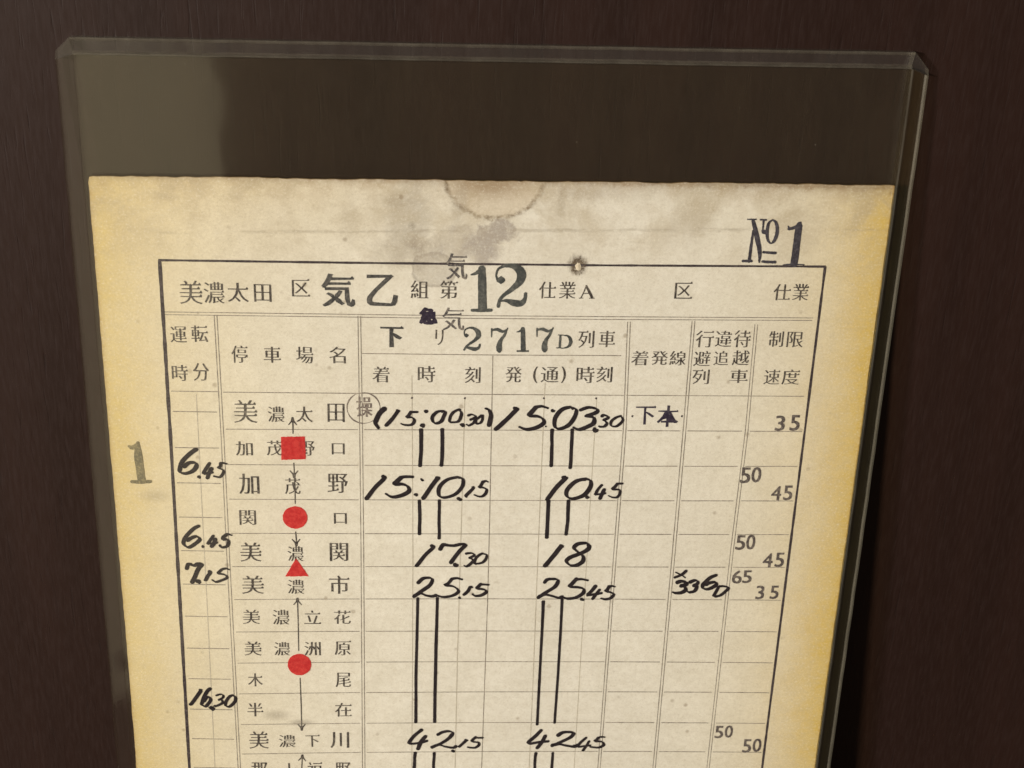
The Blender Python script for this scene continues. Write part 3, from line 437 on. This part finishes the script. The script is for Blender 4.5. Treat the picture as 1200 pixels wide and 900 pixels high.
    base = g.mix(g.step(grain, .28, .48, .45, 0), base, (.80, .76, .66))
    h = g.add(g.mul(fine, .6), g.add(g.mul(grain, .35), g.mul(g.step(cl, .0, .5, -.9, 0), .6)))
    return g.done(g.bsdf(base, .82, g.bump(h, .55, .00005), .12))

def ink_material(name, dark, light, amount, rough=.6, scale=2.6, lo=.42, hi=.68):
    g = G(name)
    co = g.mapped((1000, 1000, 1000))
    n = g.noise(co, scale, 4, .7)
    n2 = g.noise(co, .5, 2, .5)
    f = g.add(g.step(n, lo, hi, 0, amount), g.step(n2, .35, .7, 0, amount * .35))
    return g.done(g.bsdf(g.mix(g.sat(f), dark, light), rough, None, .25))

def red_material(name):
    g = G(name)
    co = g.mapped((1000, 1000, 1000))
    n = g.noise(co, 1.5, 4, .7)
    c = g.mix(g.step(n, .40, .62), (.56, .026, .032), (.70, .060, .056))
    f = g.step(g.noise(co, 2.2, 3, .7), .40, .85, .26, .40)
    tr = g.n('ShaderNodeBsdfTransparent'); tr.inputs[0].default_value = (1, .25, .22, 1)
    mx = g.n('ShaderNodeMixShader'); g.put(mx.inputs[0], f)
    g.t.links.new(g.bsdf(c, .7, None, .2), mx.inputs[1]); g.t.links.new(tr.outputs[0], mx.inputs[2])
    return g.done(mx.outputs[0])

def clear_vinyl(name, tint, milk, milk_col, rough=.09, wave=0.0):
    """clear plastic sheet: light passes tinted, a little is scattered, the surface reflects"""
    g = G(name)
    co = g.mapped((1000, 1000, 1000))
    tr = g.n('ShaderNodeBsdfTransparent'); tr.inputs[0].default_value = (*tint, 1)
    df = g.n('ShaderNodeBsdfDiffuse'); df.inputs[0].default_value = (*milk_col, 1)
    gl = g.n('ShaderNodeBsdfGlossy'); gl.inputs[1].default_value = rough
    if wave:
        nrm = g.bump(g.noise(co, .035, 2, .5), wave, .004)
        g.t.links.new(nrm, gl.inputs['Normal'])
    scr = g.noise(g.mapped((420, 120, 1000)), 1.0, 5, .75)
    a = g.n('ShaderNodeMixShader')
    g.put(a.inputs[0], g.step(scr, .3, .9, milk * .7, milk * 1.7))
    g.t.links.new(tr.outputs[0], a.inputs[1]); g.t.links.new(df.outputs[0], a.inputs[2])
    lw = g.n('ShaderNodeLayerWeight')                    # Schlick reflectance, alike on both faces
    fr = g.add(.042, g.mul(.958, g.math('POWER', lw.outputs['Facing'], 5.0)))
    b = g.n('ShaderNodeMixShader'); g.put(b.inputs[0], fr)
    g.t.links.new(a.outputs[0], b.inputs[1]); g.t.links.new(gl.outputs[0], b.inputs[2])
    return g.done(b.outputs[0])

M_WOOD = wood_material('dark_stained_wood')
M_PAPER = paper_material('yellowed_card')
g_ = G('card_core'); M_CORE = g_.done(g_.bsdf((.30, .19, .07), .9))
g_ = G('torn_fibre'); M_TEAR = g_.done(g_.bsdf(g_.mix(g_.step(g_.noise(g_.mapped((1000, 1000, 1000)), 2.5, 3, .6), .3, .7), (.60, .52, .40), (.74, .66, .53)), .9))
INK = {
 'print':  ink_material('printing_ink', (.034, .028, .028), (.22, .195, .165), .7),
 'rule0':  ink_material('border_rule_ink', (.022, .015, .022), (.11, .09, .09), .7),
 'rule1':  ink_material('fine_rule_ink', (.165, .142, .125), (.42, .375, .31), .75),
 'rule2':  ink_material('faint_rule_ink', (.40, .36, .295), (.57, .52, .42), .9),
 'stamp':  ink_material('stamp_ink', (.035, .036, .038), (.16, .15, .14), .75),
 'boldstamp': ink_material('bold_stamp_ink', (.026, .026, .030), (.13, .125, .12), .7),
 'thinstamp': ink_material('thin_stamp_ink', (.055, .052, .060), (.28, .25, .22), .85),
 'faint':  ink_material('faded_stamp_ink', (.13, .105, .10), (.36, .31, .26), .95),
 'bigstamp': ink_material('number_stamp_ink', (.042, .048, .050), (.135, .138, .13), .8, .6, 1.6),
 'greystamp': ink_material('grey_number_stamp_ink', (.13, .118, .078), (.30, .255, .14), .95, .6, 4.0),
 'indigo': ink_material('indigo_stamp_ink', (.028, .026, .038), (.090, .085, .105), .7),
 'digit':  ink_material('type_ink', (.060, .048, .050), (.22, .19, .17), .8),
 'dark':   ink_material('violet_black_stamp_ink', (.022, .016, .040), (.10, .09, .11), .6),
 'blot':   ink_material('blotted_ink', (.014, .009, .030), (.06, .045, .07), .7),
 'pen':    ink_material('pen_ink', (.009, .006, .011), (.026, .020, .025), .8, .45, 1.4),
}
M_RED = red_material('vermilion_stamp_ink')
M_SHEET = clear_vinyl('clear_vinyl_sheet', (.988, .985, .972), .0045, (.60, .46, .26), .05, .10)
M_BACKSHEET = clear_vinyl('clear_vinyl_back_sheet', (.955, .95, .91),   .004, (.55, .47, .28), .12)
M_SEAM = clear_vinyl('welded_vinyl_seam', (.95, .94, .92), .016, (.56, .54, .50), .16)  # milky grey puts the seam's reflected light into its colour
M_SIDE = clear_vinyl('welded_side_seam', (.93, .90, .80), .010, (.50, .40, .18), .16)
M_EDGE = clear_vinyl('cut_vinyl_edge', (.90, .89, .85), .062, (.70, .64, .50), .18)  # extra milk paints pale glints along the rims and cut edges

# ------------------------------------------------------------------ mesh helpers
def empty(name, mat, label, cat, group=None):
    o = bpy.data.objects.new(name, None); COL.objects.link(o)
    o.matrix_world = mat; o.empty_display_size = .01
    o['label'] = label; o['category'] = cat
    if group: o['group'] = group
    return o
def mesh(name, verts, faces, mats, parent=None, smooth=False):
    me = bpy.data.meshes.new(name); me.from_pydata(verts, [], faces); me.validate(); me.update()
    if not isinstance(mats, (list, tuple)): mats = [mats]
    for m in mats: me.materials.append(m)
    if smooth:
        for p in me.polygons: p.use_smooth = True
    o = bpy.data.objects.new(name, me); COL.objects.link(o)
    if parent is not None: o.parent = parent
    return o

sleeve = empty('clear_card_sleeve', PLANE @ Matrix.Translation((0, -SLEEVE_FOOT * MM, 0)),
    'clear yellowing vinyl sleeve with welded seams leaning on the dark wood panel', 'card sleeve')
card = empty('timetable_card', PLANE @ Matrix.Translation((0, -CARD_FOOT * MM, 0)),
    'old yellowed Japanese train timetable card with red stamps inside the clear sleeve', 'timetable card')
def S3(u, v, z): return (u * MM, (SLEEVE_FOOT - v) * MM, z * MM)
def C3(u, v, z): return (u * MM, (CARD_FOOT - v) * MM, z * MM)

# ------------------------------------------------------------------ setting: wood panel and ledge
def rect_box(name, x0, x1, y0, y1, z0, z1, mat):
    v = [(x, y, z) for x in (x0, x1) for y in (y0, y1) for z in (z0, z1)]
    f = [(0, 1, 3, 2), (4, 6, 7, 5), (0, 4, 5, 1), (2, 3, 7, 6), (0, 2, 6, 4), (1, 5, 7, 3)]
    o = mesh(name, v, f, mat); o['kind'] = 'structure'
    return o
foot = min((PLANE @ Vector((0, -SLEEVE_FOOT * MM, z * MM))).z for z in (-1.0, .6))
rect_box('wood_panel', -.9, .9, 0, .03, foot - .5, .7, M_WOOD)
rect_box('wood_ledge', -.9, .9, -.12, 0, foot - .03, foot, M_WOOD)

# ------------------------------------------------------------------ card body
def edge_path(n0, n1, n, amp, seed):
    r = random.Random(seed); pts = []; s = 0
    for i in range(n + 1):
        t = i / n; s = s * .7 + r.uniform(-amp, amp)
        pts.append((n0[0] + (n1[0] - n0[0]) * t + (s if n0[0] == n1[0] or abs(n1[1] - n0[1]) > 10 else 0),
                    n0[1] + (n1[1] - n0[1]) * t + (s if abs(n1[0] - n0[0]) > 10 else 0)))
    return pts
TL, TR, BR, BL = (-7.4, -26.75), (87.35, -27.45), (87.4, CARD_FOOT), (-7.4, CARD_FOOT)
outline = edge_path(TL, TR, 170, .055, 1)[:-1] + edge_path(TR, BR, 240, .04, 2)[:-1] + edge_path(BR, BL, 20, 0, 3)[:-1] + edge_path(BL, TL, 240, .035, 4)[:-1]
outline[0] = (TL[0] + .12, TL[1] + .1)
n = len(outline)
vs = [C3(u, v, 0) for u, v in outline] + [C3(u, v, -.35) for u, v in outline]
fs = [tuple(reversed(range(n))), tuple(range(n, 2 * n))] + [((i + 1) % n, i, n + i, n + (i + 1) % n) for i in range(n)]
body = mesh('card_sheet', vs, fs, [M_PAPER, M_CORE], card)
for p in body.data.polygons:
    if len(p.vertices) == 4: p.material_index = 1

# ------------------------------------------------------------------ ink shapes
def catmull(pts, seg=6):
    P = [pts[0]] + list(pts) + [pts[-1]]; out = []
    for i in range(1, len(P) - 2):
        a, b, c, d = P[i - 1], P[i], P[i + 1], P[i + 2]
        for k in range(seg):
            t = k / seg
            out.append(tuple(.5 * (2 * b[j] + (c[j] - a[j]) * t + (2 * a[j] - 5 * b[j] + 4 * c[j] - d[j]) * t * t
                                   + (3 * b[j] - a[j] - 3 * c[j] + d[j]) * t ** 3) for j in range(len(b))))
    out.append(tuple(pts[-1])); return out
def ribbon(pts, widths, z, V, Fc, dz=.00003, rag=0.0, rnd=random, cap=True):
    """flat inked stroke with rounded ends, appended to V/Fc"""
    m = len(pts); L = []; Rr = []
    dirs = []
    for i in range(m):
        a = pts[max(0, i - 1)]; b = pts[min(m - 1, i + 1)]
        dx, dy = b[0] - a[0], b[1] - a[1]; q = math.hypot(dx, dy) or 1e-9
        dirs.append((dx / q, dy / q))
    seq = [(pts[i], dirs[i], widths[i]) for i in range(m)]
    if cap:
        d0, w0 = dirs[0], widths[0]; d1, w1 = dirs[-1], widths[-1]
        seq = [((pts[0][0] - d0[0] * w0 * .34, pts[0][1] - d0[1] * w0 * .34), d0, w0 * .5)] + seq + \
              [((pts[-1][0] + d1[0] * w1 * .34, pts[-1][1] + d1[1] * w1 * .34), d1, w1 * .5)]
    base = len(V)
    for i, (p, d, w) in enumerate(seq):
        zz = z + dz * i
        a = w / 2 + rnd.uniform(-rag, rag); b = w / 2 + rnd.uniform(-rag, rag)
        V.append(C3(p[0] - d[1] * a, p[1] + d[0] * a, zz)); V.append(C3(p[0] + d[1] * b, p[1] - d[0] * b, zz))
    for i in range(len(seq) - 1):
        k = base + 2 * i
        Fc.append((k, k + 2, k + 3, k + 1))
_glyph = {}
def glyph(ch):
    """filled outline of one character of Blender's own built-in font"""
    if ch not in _glyph:
        c = bpy.data.curves.new('glyph', 'FONT'); c.body = ch; c.size = 1; c.resolution_u = 3
        o = bpy.data.objects.new('glyph', c); COL.objects.link(o)
        bpy.context.view_layer.update()
        me = bpy.data.meshes.new_from_object(o.evaluated_get(bpy.context.evaluated_depsgraph_get()))
        V = [(v.co.x, v.co.y) for v in me.vertices]; Fc = [tuple(p.vertices) for p in me.polygons]
        bpy.data.objects.remove(o); bpy.data.curves.remove(c); bpy.data.meshes.remove(me)
        # outward normals on the outline
        cnt = {}
        for f in Fc:
            for i in range(len(f)):
                e = (f[i], f[(i + 1) % len(f)]); cnt[frozenset(e)] = cnt.get(frozenset(e), []) + [e]
        nr = {i: [] for i in range(len(V))}; bnd = []
        area = sum((V[f[0]][0] * (V[f[1]][1] - V[f[2]][1]) + V[f[1]][0] * (V[f[2]][1] - V[f[0]][1]) + V[f[2]][0] * (V[f[0]][1] - V[f[1]][1])) for f in Fc)
        sg = 1 if area > 0 else -1
        for k, e in cnt.items():
            if len(e) == 1:
                a, b = e[0]; dx, dy = V[b][0] - V[a][0], V[b][1] - V[a][1]; q = math.hypot(dx, dy) or 1e-9
                nn = (sg * dy / q, -sg * dx / q); nr[a].append(nn); nr[b].append(nn)
                bnd.append((a, b, nn, q))
        _glyph[ch] = (V, Fc, nr, bnd)
    return _glyph[ch]
# how each lettering is cut: (horizontal stroke growth, vertical stroke growth, serif size) in em
CUT = {'print': (-.012, .013, .08), 'stamp': (.004, .030, .06), 'thinstamp': (-.004, .018, .05), 'faint': (.0, .030, .0),
       'blot': (.052, .060, 0), 'boldstamp': (.008, .060, .06), 'digit': (.010, .018, 0), 'dark': (-.006, .022, .04)}
def lettering(name, style, items, parent, zi):
    r = random.Random(len(name) + zi * 13)
    gy, gx, ser = CUT[style]
    V, Fc = [], []
    for ch, cx, cy, w, h in items:
        gv, gf, nr, bnd = glyph(ch)
        P = []
        for i, (x, y) in enumerate(gv):
            dx = dy = 0.0
            for nx, ny in nr[i]: dx += nx; dy += ny
            dx = max(-1, min(1, dx)); dy = max(-1, min(1, dy))
            rag = .006 if style in ('print', 'digit') else .014
            P.append((x + dx * gx + r.uniform(-rag, rag), y + dy * gy + r.uniform(-rag, rag)))
        tri = []
        if ser:
            for a, b, nn, q in bnd:                # triangular stop on the right end of a horizontal stroke
                if nn[0] > .93 and .045 < q < .105:
                    tx = max(gv[a][0], gv[b][0]); ty = max(P[a][1], P[b][1]); by = min(P[a][1], P[b][1])
                    # only where the stroke really runs left from here
                    run = [e for e in bnd if (a in e[:2] or b in e[:2]) and abs(e[2][1]) > .93 and e[3] > .12]
                    if len(run) >= 2:
                        tri.append([(tx - ser * 1.25, ty - .004), (tx - ser * .35, ty + ser * .85), (tx + ser * .30, ty), (tx, by)])
        xs = [p[0] for p in P]; ys = [p[1] for p in P]
        x0, x1, y0, y1 = min(xs), max(xs), min(ys), max(ys)
        z = .030 + .0016 * (zi % 9)
        def put(p, zz): return C3(cx + ((p[0] - x0) / (x1 - x0) - .5) * w, cy - ((p[1] - y0) / (y1 - y0) - .5) * h, zz)
        b0 = len(V); V += [put(p, z) for p in P]; Fc += [tuple(b0 + i for i in f) for f in gf]
        for t in tri:
            b0 = len(V); V += [put(p, z + .0008) for p in t]; Fc.append(tuple(range(b0, b0 + 4)))
    return mesh(name, V, Fc, INK[style], parent)

# ruled lines first (lowest ink)
for i, (w, shade, pts) in enumerate(RULES):
    r = random.Random(i)
    P = []
    for a, b in zip(pts, pts[1:]):
        k = max(1, int(math.hypot(b[0] - a[0], b[1] - a[1]) / 1.0))
        P += [(a[0] + (b[0] - a[0]) * j / k, a[1] + (b[1] - a[1]) * j / k) for j in range(k)]
    P.append(tuple(pts[-1]))
    V, Fc = [], []
    ww = [w * (1 + r.uniform(-.16, .16)) for _ in P]
    ribbon(P, ww, .008 + .0012 * (i % 13) + (.016 if shade == 0 else 0), V, Fc, 0.0, .006, r, cap=False)
    mesh('border_rule' if shade == 0 and w > .25 and len(P) > 5 else ('printed_dot' if len(P) < 4 and shade == 0 else 'ruled_line'), V, Fc, INK['rule%d' % shade], card)
# the table goes on below the picture's lower edge
for k in range(1, 19):
    v = ROW_LAST + ROW_PITCH * k
    V, Fc = [], []
    ribbon([(0.4, v), (40, v), (79.6, v)], [.11, .11, .11], .010, V, Fc, 0, 0, random, False)
    mesh('ruled_line', V, Fc, INK['rule1'], card)
V, Fc = [], []
ribbon([(-.1, 147.2), (80.1, 147.2)], [.3, .3], .028, V, Fc, 0, 0, random, False)
mesh('border_rule', V, Fc, INK['rule0'], card)

for i, (name, style, items) in enumerate(GLYPHS):
    o = lettering(name, style, items, card, i)
    if style == 'blot': o['label'] = 'struck-out character blotted solid with violet-black ink'

for i, (name, style, strokes) in enumerate(SHAPED):
    V, Fc = [], []
    r = random.Random(50 + i)
    for k, st in enumerate(strokes):
        q = catmull(st, 7)
        ribbon([(a[0], a[1]) for a in q], [max(.02, a[2]) for a in q], .046 + .0025 * k + .0007 * i, V, Fc, .00002, .022, r)
    mesh(name, V, Fc, INK[style], card)

for i, (name, strokes) in enumerate(HANDWRITING):
    V, Fc = [], []
    r = random.Random(900 + i)
    isbar = name == 'pass_through_bar'
    for k, (w, pts) in enumerate(strokes):
        a_, b_ = (.05, .05) if isbar else (.10, .085)
        if isbar and r.random() < .9:
            L0 = len(pts); lean_ = r.uniform(-.09, .09)
            pts = [(p[0] + lean_ * sin(pi * j / (L0 - 1)), p[1]) for j, p in enumerate(pts)]
        pts = [(p[0] + r.uniform(-a_, a_) * (.4 if isbar else 1), p[1] + r.uniform(-b_, b_)) for p in pts]
        w *= r.uniform(.90, 1.12)
        q = catmull(pts, 7)
        ws = []
        wr = r.uniform(-1, 1)
        for j in range(len(q)):
            a = q[max(0, j - 1)]; b = q[min(len(q) - 1, j + 1)]
            dx, dy = b[0] - a[0], b[1] - a[1]; L = math.hypot(dx, dy) or 1e-9
            nib = 1.0 if isbar else (.42 + .74 * abs(dx * .55 - dy * .83) / L)      # broad pen held at a slant
            wr = wr * .85 + r.uniform(-1, 1) * .15
            t = j / (len(q) - 1)
            endf = (1.0 + .16 * exp(-t * 22) + .10 * exp(-(1 - t) * 22)) if isbar else 1.0
            ws.append(w * nib * (1 + .22 * wr) * endf)
        ribbon(q, ws, .066 + .003 * k, V, Fc, .00002, .008, r)
    mesh(name, V, Fc, INK['pen'], card)

# arrows between the stations
for i, (a, b, head) in enumerate(ARROWS):
    V, Fc = [], []
    dx, dy = b[0] - a[0], b[1] - a[1]; L = math.hypot(dx, dy); dx /= L; dy /= L
    ribbon([tuple(a), ((a[0] + b[0]) / 2 + .03, (a[1] + b[1]) / 2), tuple(b)], [.15, .17, .15], .022, V, Fc, 0, .008)
    if head:
        for s in (-1, 1):
            tx, ty = b[0] - dx * .95 - s * dy * .50, b[1] - dy * .95 + s * dx * .50
            ribbon([(tx, ty), ((tx + b[0]) / 2 + s * dy * .12, (ty + b[1]) / 2 - s * dx * .12), tuple(b)], [.14, .22, .30], .0225 + .0004 * s, V, Fc, 0, .006)
    mesh('direction_arrow', V, Fc, INK['print'], card)
# circle drawn round the faded character
V, Fc = [], []
q = [(RING[0] + RING[2] * cos(t * pi / 24), RING[1] + RING[3] * sin(t * pi / 24)) for t in range(49)]
ribbon(q, [.13 + .05 * sin(t * .5) for t in range(49)], .041, V, Fc, 0, .01, cap=False)
mesh('stamped_circle', V, Fc, INK['faint'], card)
# specks of pen ink on the second track character
V, Fc = [], []
q = [c for c in GLYPHS if c[0] == 'track_stamp'][0][2][1]
ribbon([(q[1] - q[3] * .30, q[2] + q[4] * .16), (q[1] - q[3] * .05, q[2] - q[4] * .02), (q[1] + q[3] * .12, q[2] + q[4] * .10), (q[1] + q[3] * .36, q[2] + q[4] * .30)],
       [.10, .75, .85, .12], .047, V, Fc, .0001, .03)
mesh('ink_blot', V, Fc, INK['blot'], card)

# red station marks
def blob(name, pts, seed, sub=10, amp=.035, z=.062):
    r = random.Random(seed); P = []
    for a, b in zip(pts, pts[1:] + pts[:1]):
        for j in range(sub):
            t = j / sub
            P.append((a[0] + (b[0] - a[0]) * t + r.uniform(-amp, amp), a[1] + (b[1] - a[1]) * t + r.uniform(-amp, amp)))
    o = mesh(name, [C3(u, v, z) for u, v in P], [tuple(reversed(range(len(P))))], M_RED, card)
    return o
blob('red_square_mark', RED['square'], 1, 14)
blob('red_triangle_mark', RED['triangle'], 2, 12)
for k, (cx, cy, rx, ry) in enumerate(RED['circles']):
    blob('red_disc_mark', [(cx + rx * cos(t * pi / 18), cy + ry * sin(t * pi / 18)) for t in range(36)], 3 + k, 1, .03)

# torn paper standing up in the pinhole, above the border rule
r = random.Random(5); hv = [C3(49.95, -16.75, .15)]; hf = []
for t in range(18):
    a = t / 18 * 2 * pi
    hv.append(C3(49.95 + .36 * cos(a) * (1 + r.uniform(-.3, .3)), -16.75 + .50 * sin(a) * (1 + r.uniform(-.25, .25)), .042))
for t in range(18): hf.append((0, 1 + (t + 1) % 18, 1 + t))
mesh('torn_pinhole', hv, hf, M_TEAR, card)
# burnt crumbs round the pinhole
V, Fc = [], []
for t in range(26):
    a = r.uniform(0, 2 * pi); d = .62 + abs(r.gauss(0, .20)); L = r.uniform(.08, .24)
    u0, v0 = 49.95 + d * cos(a) * .95, -16.85 + d * sin(a) * 1.1
    ribbon([(u0, v0), (u0 + L * cos(a + r.uniform(-.6, .6)), v0 + L * sin(a))], [.09, .04], .040 + .0004 * t, V, Fc, 0, .01, r)
o = mesh('scorch_crumbs', V, Fc, INK['blot'], card); o['kind'] = 'stuff'
o.data.materials.clear(); o.data.materials.append(ink_material('scorched_paper', (.055, .034, .02), (.16, .11, .07), .8))

# ------------------------------------------------------------------ sleeve
def slab(name, pts, z0, z1, mats, side_index=0, z1b=None):
    """plate over a closed outline (u, v), with a cut edge"""
    m = len(pts)
    vs = [S3(u, v, z1) for u, v in pts] + [S3(u, v, z0) for u, v in pts]
    fs = [tuple(reversed(range(m))), tuple(range(m, 2 * m))] + [((i + 1) % m, i, m + i, m + (i + 1) % m) for i in range(m)]
    o = mesh(name, vs, fs, mats, sleeve)
    for i, p in enumerate(o.data.polygons):
        if i > 1: p.material_index = side_index
    return o
uL, uR, vT, vB = SLEEVE_L, SLEEVE_R, SLEEVE_TOP, SLEEVE_FOOT
vTL = -42.55                                 # the top edge was cut a touch askew
SW = 2.05                                    # seam width
inner = [(uL + SW, vTL + 1.85), (uR - 2.2, vT + 1.85), (uR - 2.2, vB - SW), (uL + SW, vB - SW)]
slab('front_sheet', inner, .30, .52, [M_SHEET])
slab('back_sheet', inner, -.98, -.70, [M_BACKSHEET])
# welded seams: wedge sections, thick at the pocket and pressed thin at the cut edge
def wedge(name, a_in, b_in, a_out, b_out, plain=False):
    N = 60; vs = []; fs = []
    flat = ((0, .52, 0), (.3, .50, 0), (.6, .48, 0), (.9, .44, 0), (.96, .40, 0), (1, .34, 0), (1, -.92, 0), (0, -.98, 0))
    rr = random.Random(len(name) + int(abs(a_in[0]) * 7))
    prof = ((0, .66, .1), (.10, .70, .0), (.24, .30, 0), (.80, .26, 0), (.90, .40, 0), (1, .34, .1), (1, -.92, .1), (0, -.98, .1))
    if plain: prof = flat
    for i in range(N + 1):
        t = i / N
        j = rr.uniform(-.02, .02)
        A = (a_in[0] + (b_in[0] - a_in[0]) * t, a_in[1] + (b_in[1] - a_in[1]) * t)
        B = (a_out[0] + (b_out[0] - a_out[0]) * t, a_out[1] + (b_out[1] - a_out[1]) * t)
        for s, z, _ in prof:
            vs.append(S3(A[0] + (B[0] - A[0]) * s + j, A[1] + (B[1] - A[1]) * s + j, z + j))
    K = len(prof)
    edges = (5,) if plain else (0, 1, 3, 4, 5)
    for i in range(N):
        for k in range(K):
            fs.append((i * K + k, i * K + (k + 1) % K, (i + 1) * K + (k + 1) % K, (i + 1) * K + k))
    fs.append(tuple(range(K))); fs.append(tuple(reversed(range(N * K, N * K + K))))
    o = mesh(name, vs, fs, [M_SHEET if plain else (M_SIDE if name == 'side_seam' else M_SEAM), M_EDGE], sleeve)
    for p in o.data.polygons:
        if p.index < N * K and (p.index % K) in edges: p.material_index = 1
    return o
cutL, cutR = 1.7, 1.9
e = .004
wedge('top_seam', (inner[0][0], inner[0][1] - e), (inner[1][0], inner[1][1] - e), (uL + cutL, vTL), (uR - cutR, vT))
wedge('side_seam', (inner[1][0] + e, inner[1][1]), (inner[2][0] + e, inner[2][1]), (uR, vT + 2.7), (uR, vB))
wedge('side_seam', (inner[0][0] - e, inner[0][1]), (inner[3][0] - e, inner[3][1]), (uL, vTL + 2.5), (uL, vB), True)
wedge('bottom_seam', (inner[3][0], inner[3][1] + e), (inner[2][0], inner[2][1] + e), (uL + .1, vB), (uR - .1, vB))
# corner pieces between the seams, cut off at a slant
def corner(pts):
    return slab('sleeve_corner', pts, -.94, .34, [M_SEAM, M_EDGE], 1)
corner([(inner[0][0] - 2*e, inner[0][1]), (uL + cutL - e, vTL), (uL + .12, vTL + 1.55), (uL, vTL + 2.5)])
corner([(inner[1][0] + 2*e, inner[1][1]), (uR, vT + 2.7), (uR - .12, vT + 1.9), (uR - cutR + e, vT)])

# dust and lint caught on the front sheet
r = random.Random(77); V, Fc = [], []
for t in range(16):
    u0, v0 = r.uniform(uL + 3, uR - 3), r.uniform(-41, 60)
    if t < 8: v0 = r.uniform(-41, -22)
    s_ = r.choice((.03, .04, .05, .06)); b0 = len(V); a0 = r.uniform(0, 3)
    for k in range(5):
        a = a0 + k * 2 * pi / 5
        V.append(S3(u0 + s_ * cos(a) * r.uniform(.6, 1.3), v0 + s_ * sin(a) * r.uniform(.6, 1.3), .53))
    V.append(S3(u0, v0, .60))
    Fc += [(b0 + 5, b0 + (k + 1) % 5, b0 + k) for k in range(5)]
g_ = G('dust'); M_DUST = g_.done(g_.bsdf((.26, .23, .18), .9))
o = mesh('dust', V, Fc, M_DUST, sleeve); o['kind'] = 'stuff'
